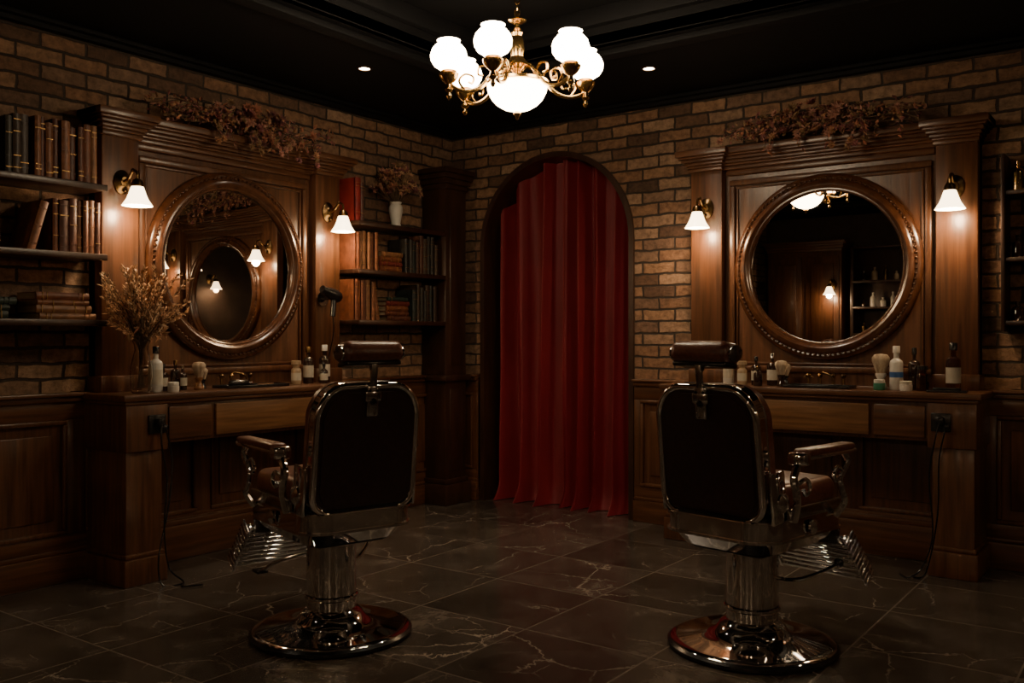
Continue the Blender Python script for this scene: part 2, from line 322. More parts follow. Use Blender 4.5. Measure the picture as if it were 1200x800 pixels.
# ------------------------------------------------------------ stations
def station(M,name):
    e=empty(name,M)
    b=MB()
    b.box(-.87,.87,-.06,0,1.0,2.42,WOODV,0)
    for (x0,x1,z0,z1) in ((-.62,.62,2.29,2.33),(-.62,.62,1.08,1.12),(-.62,-.58,1.12,2.29),(.58,.62,1.12,2.29)): b.box(x0,x1,-.085,-.055,z0,z1,WOODV,.01)
    for (x0,x1,z0,z1) in ((-.575,.575,2.27,2.285),(-.575,.575,1.125,1.14),(-.575,-.56,1.14,2.27),(.56,.575,1.14,2.27)): b.box(x0,x1,-.072,-.055,z0,z1,WOODV,.005)
    b.obj('back_panel',e)
    b=MB()
    for s in (-1,1):
        xa,xb=sorted((s*.65,s*.87))
        b.box(xa,xb,-.13,0,1.0,2.42,WOODV,.006); b.box(xa-.012,xb+.012,-.145,0,1.0,1.09,WOODV,.006)
    b.obj('pilasters',e)
    b=MB()
    st=((2.395,2.42,.88,.145),(2.42,2.435,.885,.155),(2.435,2.455,.895,.170),(2.455,2.475,.91,.19),(2.475,2.49,.925,.21),(2.49,2.53,.94,.225))
    for z0,z1,hx,w in st:
        b.box(-hx,hx,-w+.03,0,z0,z1,WOODH,.005)
        for s in (-1,1):
            xa,xb=sorted((s*(.635-(hx-.885)),s*hx)); b.box(xa,xb,-w-.01,0,z0,z1,WOODH,.005)
    b.box(-.64,.64,-.09,0,2.36,2.40,WOODH,.01)
    b.obj('cornice',e)
    b=MB()
    b.box(-.94,.94,-.46,0,.965,1.0,WOODH,.008); b.box(-.925,.925,-.445,0,.945,.965,WOODH,.006)
    b.obj('countertop',e)
    b=MB()
    b.box(-.90,.90,-.41,0,.73,.945,WOODV,.004)
    b.box(-.36,.36,-.432,-.4,.75,.925,WOODL,.006)
    for s in (-1,1):
        xa,xb=sorted((s*.385,s*.655)); b.box(xa,xb,-.425,-.4,.75,.925,WOODH,.006)
        xa,xb=sorted((s*.67,s*.915)); b.box(xa,xb,-.437,0,.70,.945,WOODV,.006)
    b.obj('drawer_apron',e)
    b=MB()
    for s in (-1,1):
        xa,xb=sorted((s*.69,s*.90)); b.box(xa,xb,-.41,0,0,.72,WOODV,.006); b.box(xa-.02,xb+.02,-.435,0,0,.14,WOODV,.008); b.box(xa-.01,xb+.01,-.422,0,.14,.165,WOODV,.008)
    b.obj('pedestals',e)
    b=MB()
    b.box(-.70,.70,-.10,-.0,0,.20,WOODH,.008); b.box(-.70,.70,-.09,0,.20,.23,WOODH,.006)
    b.obj('plinth',e)
station(ML,'barber_vanity_station'); station(MR,'barber_vanity_station')
def mirror(M):
    e=empty('round_mirror',M@T(.0,-.06,1.735)@RX(90)@Matrix.Diagonal((1.03,1.03,1,1)))
    b=MB()
    pr=[(.56,0),(.56,.03),(.552,.042),(.535,.048),(.525,.044),(.52,.05),(.505,.064),(.488,.066),(.475,.058),(.47,.05),(.462,.05),(.456,.044),(.452,.03),(.452,.005)]
    b.add(lathe(pr,96),FRAME); b.obj('frame',e)
    b=MB(); n=110
    for i in range(n):
        a=2*math.pi*i/n; b.add(sph(.0085,8,5),FRAME,T(.528*math.cos(a),.528*math.sin(a),.05))
    b.obj('beading',e)
    b=MB(); b.add(lathe([(0,.022),(.454,.022),(.454,.004),(0,.004)],96),MIRR); b.obj('glass',e,ang=5)
mirror(ML); mirror(MR)
# ------------------------------------------------------------ sconce
def sconce(M,power=5):
    e=empty('sconce_lamp',M)
    b=MB()
    b.add(lathe([(0,0),(.05,0),(.05,.008),(.04,.016),(.028,.02),(.02,.03),(0,.032)],24),BRASSD,RX(90)@Matrix.Diagonal((1,1.35,1,1)))
    b.add(tube(smoothpts([(0,-.02,0),(0,-.07,.015),(0,-.11,.05),(0,-.145,.04),(0,-.15,.0)],6),.008,8),BRASSD)
    b.add(lathe([(.008,.005),(.022,0),(.03,-.015),(.034,-.035),(.03,-.04),(0,-.04)],20),BRASSD,T(0,-.15,0))
    b.add(sph(.012,10,6),BRASSD,T(0,-.11,.055)); b.add(sph(.01,10,6),BRASSD,T(0,-.03,-.05))
    b.obj('bracket',e)
    b=MB()
    pr=[(.030,-.035),(.036,-.05),(.044,-.075),(.056,-.105),(.072,-.13),(.080,-.142)]
    pr2=[(r-.004,z) for r,z in pr[::-1]]
    b.add(lathe(pr+pr2,28),SHADE,T(0,-.15,0)); b.add(sph(.026,12,8,1.2),BULB,T(0,-.15,-.085)); b.obj('glass_shade',e)
    l=bpy.data.lights.new('bulb_light','POINT'); l.energy=power; l.color=(1,.67,.38); l.shadow_soft_size=.035
    o=bpy.data.objects.new('bulb_light',l); COL.objects.link(o); o.parent=e; o.location=(0,-.15,-.155)
for M in (ML,MR):
    for s in (-1,1): sconce(M@T(s*.755,-.132,2.15),9)
# ------------------------------------------------------------ chandelier
CH=P(.025,4.5); e=empty('chandelier',T(CH.x,CH.y,0)@RZ(36))
b=MB()
b.add(lathe([(0,3.16),(.06,3.16),(.055,3.14),(.02,3.12),(0,3.12)],24),BRASS)
for i in range(9):
    z=3.115-.03*i
    tor=tube([(.012*math.cos(a)*(1),0,z+.02*math.sin(a)) for a in [2*math.pi*k/10 for k in range(10)]],.003,6,True)
    b.add(tor,BRASS,RZ(90*(i%2)))
b.add(lathe([(0,2.875),(.008,2.87),(.012,2.855),(.03,2.845),(.045,2.835),(.03,2.825),(.014,2.82),(.012,2.80),(.022,2.79),(.03,2.775),(.022,2.76),(.03,2.745),(.036,2.70),(.030,2.66),(.04,2.645),(.05,2.62),(.04,2.60),(.022,2.585),(.03,2.57),(.055,2.56),(.06,2.548),(.10,2.545),(.155,2.538),(.158,2.525),(.15,2.520),(0,2.53)],32),BRASS)
b.add(lathe([(0,2.40),(.014,2.395),(.02,2.385),(.012,2.375),(.008,2.36),(0,2.352)],16),BRASS)
b.obj('brass_stem',e)
angs=(197,251,316,9,141); RR=.340
arms=MB(); gl=MB()
for a in angs:
    M=RZ(a)
    arms.add(tube(smoothpts([(.045,0,2.62),(.09,0,2.60),(.13,0,2.555),(.19,0,2.495),(.26,0,2.475),(.325,0,2.495),(RR,0,2.535)],6),.010,8),BRASS,M)
    arms.add(tube(smoothpts([(.26,0,2.475),(.29,0,2.52),(.26,0,2.555),(.22,0,2.545),(.225,0,2.515),(.245,0,2.52)],5),.006,6),BRASS,M)
    arms.add(tube(smoothpts([(.12,0,2.565),(.15,0,2.60),(.19,0,2.595),(.195,0,2.56),(.17,0,2.555)],5),.006,6),BRASS,M)
    arms.add(lathe([(0,2.425),(.008,2.432),(.013,2.445),(.008,2.46),(.02,2.475),(.014,2.49),(.012,2.50),(.03,2.515),(.045,2.535),(.048,2.55),(.03,2.552),(.038,2.562),(.034,2.57),(0,2.57)],20),BRASS,M@T(RR,0,0))
    g=[(.034,2.562),(.045,2.572),(.070,2.588),(.085,2.612),(.088,2.638),(.080,2.664),(.064,2.684),(.052,2.692),(.048,2.697),(.052,2.704),(.056,2.708)]
    gl.add(lathe(g+[(.02,2.703),(0,2.703)],24),GLOBE,M@T(RR,0,0))
arms.obj('arms',e); gl.obj('glass_globes',e)
b=MB(); b.add(lathe([(.0,2.395)]+[(.148*math.sin(math.radians(t)),2.525-.13*math.cos(math.radians(t))) for t in range(10,91,16)]+[(.15,2.525)],28),BOWL); b.obj('glass_bowl',e)
# downlights
def down(x,y,en=22):
    e=empty('recessed_downlight',T(x,y,H))
    b=MB(); b.add(lathe([(.034,0),(.034,-.006),(.045,-.006),(.05,0)],24),BRASSD); b.add(lathe([(0,-.002),(.034,-.002)],24),SPOTM); b.obj('downlight_ring',e)
    l=bpy.data.lights.new('spot_light','SPOT'); l.energy=en; l.color=(1,.79,.57); l.spot_size=math.radians(110); l.spot_blend=.9; l.shadow_soft_size=.04
    o=bpy.data.objects.new('spot_light',l); COL.objects.link(o); o.parent=e; o.location=(0,0,-.015)
down(.76,-1.76,38); down(2.18,-.73,38); down(4.7,-.75,5); down(.76,-4.6,5); down(2.4,-6.5,28); down(5.5,-3.4,28); down(5.5,-6.5,28)  # all after the first two are unseen, added to light chairs and foreground
# ------------------------------------------------------------ books / shelves
def book(b,x,y0,z,w,h,d,mt,M=None,tilt=0,gold=True):
    A=T(x,y0,z)@RY(tilt)
    if M is not None: A=M@A
    s=.003
    b.add(boxg(0,s,-d,0,0,h),mt,A); b.add(boxg(w-s,w,-d,0,0,h),mt,A)
    b.add(boxg(s,w-s,-d+.012,-.004,.004,h-.004),PAPER,A)
    n=5; o=[(0,-d)]+[(w*i/n,-d-.007*math.sin(math.pi*i/n)) for i in range(1,n)]+[(w,-d),(w,-d+.012),(0,-d+.012)]
    k=len(o); v=[(p,q,0) for p,q in o]+[(p,q,h) for p,q in o]; f=[list(range(k)),list(range(k,2*k))]+[[i,(i+1)%k,(i+1)%k+k,i+k] for i in range(k)]
    b.add((v,f),mt,A)
    if gold:
        for t in random.choice(((.12,.2,.8,.88),(.15,.5,.85),(.1,.3,.7,.9))):
            b.add(boxg(.001,w-.001,-d-.0085,-d,h*t,h*t+.003),GOLD if R()<.5 else mt,A)
def row(b,x0,x1,z,mts,hmin,hmax,d=.17,lean=0,back=-.02):
    x=x0
    while True:
        w=U(.028,.05)
        if x+w>x1: break
        h=U(hmin,hmax); book(b,x,back,z,w,h,d*U(.9,1.05),random.choice(mts)); x+=w+.0015
def stack(b,x0,x1,z,n,mts,d=.17,back=-.02):
    for i in range(n):
        t=U(.026,.04); L=(x1-x0)*U(.85,1)
        M=T(x0+L+U(-.01,.01),back,z)@RY(-90)
        book(b,0,0,0,t,L,d,random.choice(mts),M=M); z+=t+.001
    return z
MW=RZ(90)
def shelf_unit(name,x0,x1,zs,depth):
    b=MB()
    for z in zs:
        b.box(x0,x1,-depth,-.001,z-.03,z,WOODD,.005); b.box(x0,x1,-depth-.008,-depth+.01,z-.034,z,WOODD,.005)
    b.obj(name,M=MW)
shelf_unit('bookshelf',-1.30,-.372,(1.42,1.775,2.11),.24)
BKm=BK[:4]+[BK[6]]
b=MB()
row(b,-1.29,-1.05,1.776,BKm,.25,.28,.19); stack(b,-1.03,-.80,1.776,4,BK); row(b,-.77,-.39,1.776,BKD,.22,.29,.18)
row(b,-1.29,-1.10,1.421,BKm,.26,.29,.19); book(b,-1.085,-.02,1.421,.035,.26,.18,BK[2],tilt=-9) ; 
stack(b,-.97,-.72,1.421,5,BK); row(b,-.69,-.39,1.421,BKD,.22,.28,.18)
book(b,-1.29,-.03,2.111,.05,.30,.17,BKG); book(b,-1.238,-.03,2.111,.03,.27,.17,BK[3])
b.obj('shelf_books',M=MW)
shelf_unit('bookshelf',-4.5,-3.16,(1.39,1.735,2.10),.27)
b=MB()
row(b,-3.52,-3.17,2.101,BKm,.28,.31,.2); row(b,-3.66,-3.53,2.101,BKD[:2],.28,.31,.2); row(b,-4.4,-3.8,2.101,BKD,.25,.3,.2)
row(b,-3.42,-3.17,1.736,BKm,.26,.28,.2); book(b,-3.56,-.03,1.737,.04,.26,.2,BK[2],tilt=16); row(b,-4.4,-3.66,1.736,BKm,.24,.28,.2)
stack(b,-3.50,-3.20,1.391,4,[BK[2],BK[0],BK[6]],.2); stack(b,-3.90,-3.60,1.391,3,[BK[5]],.2); stack(b,-4.4,-4.0,1.391,3,BKD,.2)
b.obj('shelf_books',M=MW)
# right side dark shelf
def ornaments(b,x0,x1,z,n,mts,d=-.12):
    for i in range(n):
        x=x0+(x1-x0)*(i+.5)/n; h=U(.1,.2); r=U(.025,.04)
        b.add(lathe([(0,0),(r,0),(r,h*.6),(r*.8,h*.7),(r*.35,h*.78),(r*.35,h*.9),(r*.45,h*.9),(r*.45,h),(0,h)],16),random.choice(mts),T(x,d,z))
b=MB()
for z in (1.39,1.735,2.10): b.box(4.06,5.1,-.20,-.001,z-.025,z,WOODD,.005)
b.box(4.045,4.065,-.21,-.001,1.33,2.30,WOODD,.004); b.box(5.1,5.12,-.21,-.001,1.33,2.30,WOODD,.004)
b.obj('display_shelf')
b=MB()
for z in (1.3905,1.7355,2.1005): ornaments(b,4.07,5.05,z,10,[BRASS,BRASSD,AMBER,BRASS,AMBER],-.13)
b.obj('shelf_bottles')
# ------------------------------------------------------------ front wall furniture (seen in mirror)
e=empty('wardrobe_cabinet',T(.68,WY+.01,0)@RZ(180))
b=MB(); b.box(-.5,.5,-.4,0,0,2.45,WOODV,.006)
for s in (-1,1):
    xa,xb=sorted((s*.03,s*.47)); b.box(xa,xb,-.42,-.39,.15,2.38,WOODV,.006); b.box(xa+.07,xb-.07,-.435,-.41,.25,1.1,WOODV,.012); b.box(xa+.07,xb-.07,-.435,-.41,1.2,2.28,WOODV,.012)
for i in range(4): b.box(-.51-.015*i,.51+.015*i,-.43-.015*i,0,2.45+.035*i,2.485+.035*i,WOODH,.005)
b.obj('cabinet_body',e)
b=MB(); b.add(sph(.018,12,8),BRASS,T(-.06,-.435,1.2)); b.add(sph(.018,12,8),BRASS,T(.06,-.435,1.2)); b.obj('knobs',e)
e=empty('tall_display_shelf',T(1.88,WY+.01,0)@RZ(180))
b=MB()
b.box(-.6,.6,-.02,0,0,2.5,WOODD,.004)
for s in (-1,1): b.box(s*.6-.02,s*.6+.02,-.3,0,0,2.5,WOODD,.004)
for z in (.1,.5,.95,1.35,1.7,2.05,2.5): b.box(-.6,.6,-.3,0,z-.03,z,WOODD,.004)
b.obj('carcass',e)
b=MB()
for z in (1.35,2.05,.95): ornaments(b,-.55,.55,z,8,[AMBER,BEIGE,WHITE,BRASSD],-.15)
row(b,-.5,.0,1.701,BKm,.2,.25,.17,back=-.06); ornaments(b,.05,.55,1.70,4,[AMBER,WHITE,WHITE],-.15)
b.obj('bottles_and_books',e)
sconce(T(1.08,WY+.462,2.0)@RZ(180),10)
sconce(T(3.3,WY,2.1)@RZ(180),12); sconce(T(5.0,WY,2.1)@RZ(180),12); sconce(T(WX,-4.6,2.1)@RZ(-90),12); sconce(T(WX,-2.2,2.1)@RZ(-90),9)  # unseen sconces, added to put highlights on the chair chrome
# ------------------------------------------------------------ barber chair
def build_chair():
    parts={}
    b=MB()
    b.add(lathe([(0,0),(.345,0),(.352,.008),(.352,.02),(.34,.03)],72),BLACK)
    b.add(lathe([(.345,.024),(.335,.034),(.31,.038),(.25,.046),(.19,.058),(.15,.075),(.135,.095),(.13,.10),(.0,.10)],72),CHROME)
    parts['base']=b
    b=MB()
    b.add(lathe([(.13,.08),(.135,.10),(.118,.115),(.108,.12),(.108,.40),(.116,.405),(.122,.43),(.13,.44),(.13,.47),(0,.47)],48),CHROME)
    b.add(lathe([(.112,.16),(.116,.165),(.116,.175),(.112,.18)],48),CHROME)
    parts['column']=b
    b=MB()
    b.box(-.17,.17,-.2,.25,.42,.50,BLACK,.02)
    def slab(ol,z0,z1,mt,sc0=1.0):
        n=len(ol); v=[(x*sc0,y*sc0,z0) for x,y in ol]+[(x,y,z1) for x,y in ol]; b.add((v,[list(range(n)),list(range(n,2*n))]+[[i,(i+1)%n,(i+1)%n+n,i+n] for i in range(n)]),mt)
    slab(rrect(-.245,.245,-.285,.28,(.11,.11,.05,.05),10),.445,.50,CHROME,.86)
    slab(rrect(-.258,.258,-.305,.29,(.12,.12,.05,.05),10),.50,.585,CHROME)
    slab(rrect(-.264,.264,-.312,.295,(.12,.12,.05,.05),10),.500,.510,CHROME); slab(rrect(-.264,.264,-.312,.295,(.12,.12,.05,.05),10),.572,.582,CHROME)
    slab(rrect(-.25,.25,-.30,.29,(.12,.12,.05,.05),8),.585,.60,BLACK)
    parts['seat_frame']=b
    b=MB(); b.add(rbox(.47,.50,.12,.045,5),LEATH,T(0,.04,.655)); 
    b.add(tube([(-.205,.29,.63),(.205,.29,.63)],.006,8),LEATHD)
    parts['seat']=b
    MBk=T(0,-.245,.58)@RX(7)
    HW=.245
    def ol(ins):
        o=[]
        for x,z in rrect(-HW+ins,HW-ins,0+ins,.525-ins,(.07,.07,.115,.115),12):
            u=max(0,min(1,z/.525)); x*=(.955+.045*math.sin(math.pi*min(1,u*1.15)))
            if z>.3: z+=.016*(1-(x/HW)**2)
            o.append((x,z))
        return o
    b=MB()
    b.add(prism(ol(0),-.035,.02),CHROME,MBk)
    b.add(prism(ol(.020),-.044,-.03),LEATHD,MBk); b.add(prism(ol(.034),-.050,-.04),LEATHD,MBk)
    b.add(tube([(x,-.036,z) for x,z in ol(.008)],.015,10,True),CHROME,MBk)
    b.add(tube([(x,.018,z) for x,z in ol(.005)],.008,8,True),CHROME,MBk)
    for k,(ins,y0,y1) in enumerate(((.006,.02,.06),(.014,.06,.08),(.03,.08,.092))): b.add(prism(ol(ins),y0-.002,y1),LEATH,MBk)
    parts['backrest']=b
    b=MB()
    b.add(rbox(.055,.022,.13,.008,2),CHROMED,MBk@T(0,-.058,.47)); b.add(rbox(.075,.02,.045,.008,2),CHROMED,MBk@T(0,-.062,.49))
    b.add(rbox(.03,.014,.13,.004,2),CHROMED,MBk@T(0,-.06,.56)); b.add(lathe([(0,-.02),(.016,-.02),(.016,.0),(.01,.006),(0,.006)],16),BLACK,MBk@T(0,-.07,.47)@RX(90)); 
    b.add(sph(.006,8,6),BLACK,MBk@T(-.018,-.07,.515)); b.add(sph(.006,8,6),BLACK,MBk@T(.018,-.07,.515))
    b.add(tube([(0,-.05,.60),(0,-.02,.635)],.014,8),CHROMED,MBk)
    parts['headrest_bracket']=b
    b=MB(); b.add(rbox(.275,.125,.085,.034,5),LEATH,MBk@T(0,-.01,.665)@RX(-14)); b.add(rbox(.25,.09,.02,.006,2),BLACK,MBk@T(0,-.02,.618)@RX(-14))
    for s in (-1,1): b.add(lathe([(0,0),(.036,0),(.036,.006),(.02,.012),(0,.012)],20),CHROMED,MBk@T(s*.137,-.01,.663)@RY(90*s)@Matrix.Diagonal((.9,1.25,1,1)))
    parts['headrest']=b
    b=MB()
    for s in (-1,1):
        x=s*.305
        b.add(rbox(.075,.40,.018,.008,2),CHROME,T(x,.05,.835)); b.add(rbox(.068,.38,.028,.012,3),LEATH,T(x,.05,.853)); 
        b.add(rbox(.08,.05,.05,.012,2),CHROME,T(x,-.15,.83))
        b.add(tube(smoothpts([(x,.20,.83),(x,.235,.79),(x,.20,.75),(x,.17,.72),(x,.19,.67),(x,.21,.62),(s*.27,.20,.56)],6),.014,8),CHROME)
        b.add(tube(smoothpts([(x,.20,.75),(x,.15,.77),(x,.12,.74),(x,.14,.715),(x,.165,.73)],6),.009,8),CHROME)
        b.add(tube(smoothpts([(x,-.15,.82),(x,-.19,.76),(x,-.17,.70),(s*.29,-.14,.65),(s*.265,-.12,.58)],6),.016,8),CHROME)
        b.add(tube(smoothpts([(x,-.17,.73),(x,-.10,.745),(x,-.07,.71),(x,-.10,.685),(x,-.12,.705)],6),.009,8),CHROME)
        b.add(lathe([(0,0),(.038,0),(.038,.012),(.02,.022),(0,.024)],24),CHROME,T(s*.258,-.20,.66)@RY(90*s)); b.add(rbox(.014,.10,.20,.006,2),CHROME,T(s*.258,-.225,.68)@RX(7))
        b.add(lathe([(0,0),(.03,0),(.03,.01),(.012,.02),(0,.022)],20),CHROME,T(s*.265,.02,.54)@RY(90*s))
        b.add(rbox(.02,.46,.05,.008,2),CHROMED,T(s*.255,.03,.605))
    parts['armrests']=b
    b=MB()
    for s in (-1,1):
        b.add(tube(smoothpts([(s*.18,.25,.50),(s*.18,.36,.44),(s*.18,.46,.38),(s*.18,.52,.30)],5),.013,8),CHROME)
    A=T(0,.50,.32)@RX(42)
    for s in (-1,1): b.add(rbox(.02,.03,.30,.006,2),CHROME,A@T(s*.21,0,0))
    for i in range(9): b.add(rbox(.42,.022,.018,.006,2),CHROME,A@T(0,0,-.136+.034*i))
    b.add(rbox(.03,.008,.28,.003,1),CHROMED,A@T(-.1,.0,0)); b.add(rbox(.03,.008,.28,.003,1),CHROMED,A@T(.1,.0,0))
    for s in (-1,1):
        C=T(s*.225,.50,.325)@RX(42)
        b.add(rbox(.010,.085,.29,.004,2),CHROMED,C)
        for i in range(9): b.add(rbox(.018,.085,.013,.004,1),CHROME,C@T(0,0,-.13+.0325*i))
    b.add(rbox(.42,.06,.16,.025,3),LEATHD,T(0,.31,.50)@RX(20))
    b.add(rbox(.44,.20,.09,.02,2),BLACK,T(0,.25,.47)@RX(-12))
    parts['footrest']=b
    b=MB()
    b.add(tube(smoothpts([(.10,.02,.30),(.17,.06,.30),(.24,.12,.33),(.30,.17,.37)],5),.008,8),CHROME); b.add(sph(.02,12,8),BLACK,T(.30,.17,.375))
    b.add(tube(smoothpts([(-.08,.05,.36),(-.17,.14,.32),(-.22,.24,.26)],5),.008,8),CHROMED); b.add(rbox(.05,.07,.014,.005,2),BLACK,T(-.22,.26,.255))
    parts['levers']=b
    return parts
parts=build_chair()
p1=P(-.795,4.08); p2=P(1.012,3.907)
e1=empty('barber_chair',T(p1.x,p1.y,0)@RZ(36+38)); e2=empty('barber_chair',T(p2.x,p2.y,0)@RZ(36-47))
for n,bb in parts.items():
    o=bb.obj(n,e1); o2=bpy.data.objects.new(n,o.data); COL.objects.link(o2); o2.parent=e2
# ------------------------------------------------------------ counter goods
def place(b,name,M,x,w,z=1.0,rot=0,ang=38): return b.obj(name,M=M@T(x,-w,z+.0005)@RZ(rot),ang=ang)
def bottle(name,M,x,w,h,r,mt,cap=BLACK,label=None,neck=.3,z=1.0,band=None):
    b=MB(); hb=h*.68
    b.add(lathe([(0,0),(r*.92,0),(r,.004),(r,hb-r*.5),(r*.9,hb-r*.15),(r*.6,hb+r*.1),(r*neck,hb+r*.3),(r*neck,h*.86),(0,h*.86)],24),mt)
    b.add(lathe([(0,h*.84),(r*neck*1.4,h*.84),(r*neck*1.4,h*.985),(r*neck*1.2,h),(0,h)],18),cap)
    if label: b.add(lathe([(r*1.012,hb*.25),(r*1.012,hb*.72)],24),label)
    if band: b.add(lathe([(r*1.02,hb*.42),(r*1.02,hb*.6)],24),band)
    place(b,name,M,x,w,z)
def jar(name,M,x,w,h,r,mt,cap):
    b=MB(); b.add(lathe([(0,0),(r*.9,0),(r,.005),(r,h*.62),(r*.85,h*.66),(0,h*.66)],24),mt); b.add(lathe([(r*.9,h*.66),(r*.95,h*.68),(r*.95,h*.96),(r*.85,h),(0,h)],24),cap); place(b,name,M,x,w)
def brush(M,x,w,s=1,handle=BLACK):
    b=MB()
    b.add(lathe([(0,0),(.024*s,0),(.027*s,.006*s),(.024*s,.02*s),(.015*s,.035*s),(.014*s,.045*s),(.022*s,.058*s),(.022*s,.068*s),(0,.068*s)],20),handle)
    b.add(lathe([(.018*s,.066*s),(.026*s,.09*s),(.036*s,.12*s),(.036*s,.135*s),(.026*s,.148*s),(0,.152*s)],20),BRISTLE); place(b,'shaving_brush',M,x,w)
def tray(M,x,w,L=.42):
    b=MB()
    b.add(rbox(L,.16,.008,.003,2),BLACK,T(0,0,.004))
    for s in (-1,1): b.add(rbox(L,.008,.018,.003,2),BLACK,T(0,s*.078,.009)); b.add(rbox(.008,.16,.018,.003,2),BLACK,T(s*L/2,0,.009))
    place(b,'tool_tray',M,x,w)
def scissors(M,x,w,rot,z=1.009):
    b=MB()
    for s in (-1,1):
        A=RZ(s*9)
        b.add(rbox(.10,.008,.003,.001,1),CHROME,A@T(.05,0,.002)); b.add(tube([(-.012,0,.003),(-.05,s*-.002,.003)],.003,6),CHROME,A)
        b.add(tube([(-.067+.018*math.cos(t),.016*math.sin(t)-s*.002,.003) for t in [2*math.pi*k/12 for k in range(12)]],.003,6,True),BLACK,A)
    b.add(sph(.004,8,6),CHROME,T(0,0,.004)); place(b,'scissors',M,x,w,z,rot)
def comb(M,x,w,rot,z=1.009):
    b=MB(); b.add(rbox(.16,.01,.004,.001,1),BLACK,T(0,0,.002))
    for i in range(26): b.add(boxg(-.076+.006*i,-.073+.006*i,-.03,-.004,0,.003),BLACK)
    place(b,'hair_comb',M,x,w,z,rot)
def razor(M,x,w,rot,z=1.009):
    b=MB(); b.add(rbox(.13,.014,.008,.003,2),WOODL,T(0,0,.004)); b.add(rbox(.08,.018,.003,.001,1),CHROME,T(.08,.02,.003)@RZ(35)); place(b,'straight_razor',M,x,w,z,rot)
def clipper(M,x,w,rot,z=1.0):
    b=MB(); b.add(rbox(.14,.045,.038,.014,3),BLACK,T(0,0,.02)); b.add(rbox(.03,.042,.02,.004,2),CHROME,T(.08,0,.018)); b.add(rbox(.05,.02,.004,.002,1),CHROMED,T(0,0,.04)); place(b,'hair_clipper',M,x,w,z,rot)
bottle('lotion_bottle',ML,-.655,.30,.25,.036,WHITE,BLACK,LABEL,.35)
jar('cream_jar',ML,-.60,.38,.055,.03,WHITE,WHITE)
bottle('tonic_bottle',ML,-.57,.24,.15,.025,AMBER,BLACK,LABEL); bottle('tonic_bottle',ML,-.50,.25,.17,.027,AMBER,BRASSD,None); bottle('tonic_bottle',ML,-.44,.23,.14,.024,AMBER,CHROME,LABEL)
bottle('aftershave_bottle',ML,-.535,.31,.11,.022,GLASSB,BLACK,None)
brush(ML,-.375,.29,1.05,WOODL); brush(ML,-.30,.22,.8)
tray(ML,-.02,.31,.44); scissors(ML,-.12,.285,10); comb(ML,.06,.35,-6); razor(ML,.10,.29,6); clipper(ML,-.14,.345,6,1.008)
bottle('lotion_bottle',ML,.36,.27,.15,.032,BEIGE,BEIGE,LABEL,.7); bottle('tonic_bottle',ML,.47,.26,.24,.034,AMBER,BRASSD,LABEL,.35); bottle('aftershave_bottle',ML,.61,.26,.25,.036,AMBER,WHITE,LABEL,.4); bottle('tonic_bottle',ML,.54,.33,.13,.026,AMBER,BLACK,LABEL)
bottle('lotion_bottle',MR,-.54,.28,.25,.034,WHITE,BLACK,LABEL,.35); bottle('lotion_bottle',MR,-.45,.28,.15,.03,BEIGE,BEIGE,LABEL,.7)
bottle('tonic_bottle',MR,-.37,.25,.18,.03,AMBER,BLACK,LABEL); bottle('tonic_bottle',MR,-.27,.24,.20,.032,AMBER,CHROME,LABEL); bottle('aftershave_bottle',MR,-.32,.35,.12,.027,AMBER,BRASSD,None)
brush(MR,-.18,.33,1.05,AMBER); brush(MR,-.20,.20,.9)
tray(MR,.05,.33,.38)
def faucetset(M,x,w):
    b=MB()
    for i,dx in enumerate((-.10,-.03,.05,.11)):
        b.add(lathe([(0,0),(.02,0),(.022,.006),(.01,.014),(.008,.05),(.014,.058),(.016,.07),(.008,.08),(0,.082)],16),BRASSD,T(dx,0,0))
    b.add(tube(smoothpts([(-.03,0,.07),(-.01,-.01,.085),(.04,-.03,.07),(.06,-.04,.045)],5),.006,8),BRASSD)
    b.add(tube(smoothpts([(-.13,.0,.055),(-.10,0,.065),(-.07,0,.055)],5),.004,8),BRASSD)
    place(b,'brass_tool_stand',M,x,w)
faucetset(MR,.04,.19); scissors(MR,.10,.34,10); faucetset(ML,-.04,.18)
brush(MR,.385,.27,1.35,WHITE)
jar('cream_jar',MR,.40,.36,.06,.032,GREENL,WHITE); bottle('shampoo_bottle',MR,.475,.29,.25,.036,WHITE,WHITE,None,.4,band=BLUE)
jar('cream_jar',MR,.545,.37,.055,.034,WHITE,LABEL); bottle('tonic_bottle',MR,.56,.24,.24,.032,AMBER,BLACK,None); bottle('tonic_bottle',MR,.62,.31,.14,.034,GLASSB,BLACK,None,.6)
bottle('aftershave_bottle',MR,.77,.27,.27,.038,GLASSB,BLACK,LABEL,.4); 
b=MB(); b.add(rbox(.2,.1,.012,.004,2),BLACK,T(0,0,.006)); b.add(rbox(.14,.03,.014,.005,2),BLACK,T(.0,0,.018)); place(b,'razor_case',MR,.76,.385,1.0,5)
# hair dryer on left pilaster
b=MB()
b.add(lathe([(0,0),(.05,0),(.05,.008),(0,.01)],20),CHROMED,T(0,0,0)@RX(90))
b.add(tube([(0,-.01,0),(0,-.06,0)],.008,8),CHROMED)
b.add(lathe([(0,-.09),(.03,-.088),(.043,-.07),(.046,-.03),(.042,.02),(.032,.06),(.028,.10),(.024,.10),(0,.09)],20),BLACK,T(0,-.09,.03)@RY(-70)@Matrix.Scale(.9,4))
b.add(tube(smoothpts([(.02,-.09,.01),(.012,-.095,-.05),(.0,-.10,-.12)],5),.019,10),BLACK)
b.add(tube(smoothpts([(0,-.10,-.11),(.01,-.10,-.2),(.03,-.06,-.3),(.02,-.03,-.42),(.0,-.03,-.50)],6),.004,6),BLACK)
b.obj('hair_dryer',M=ML@T(.70,-.14,1.56))
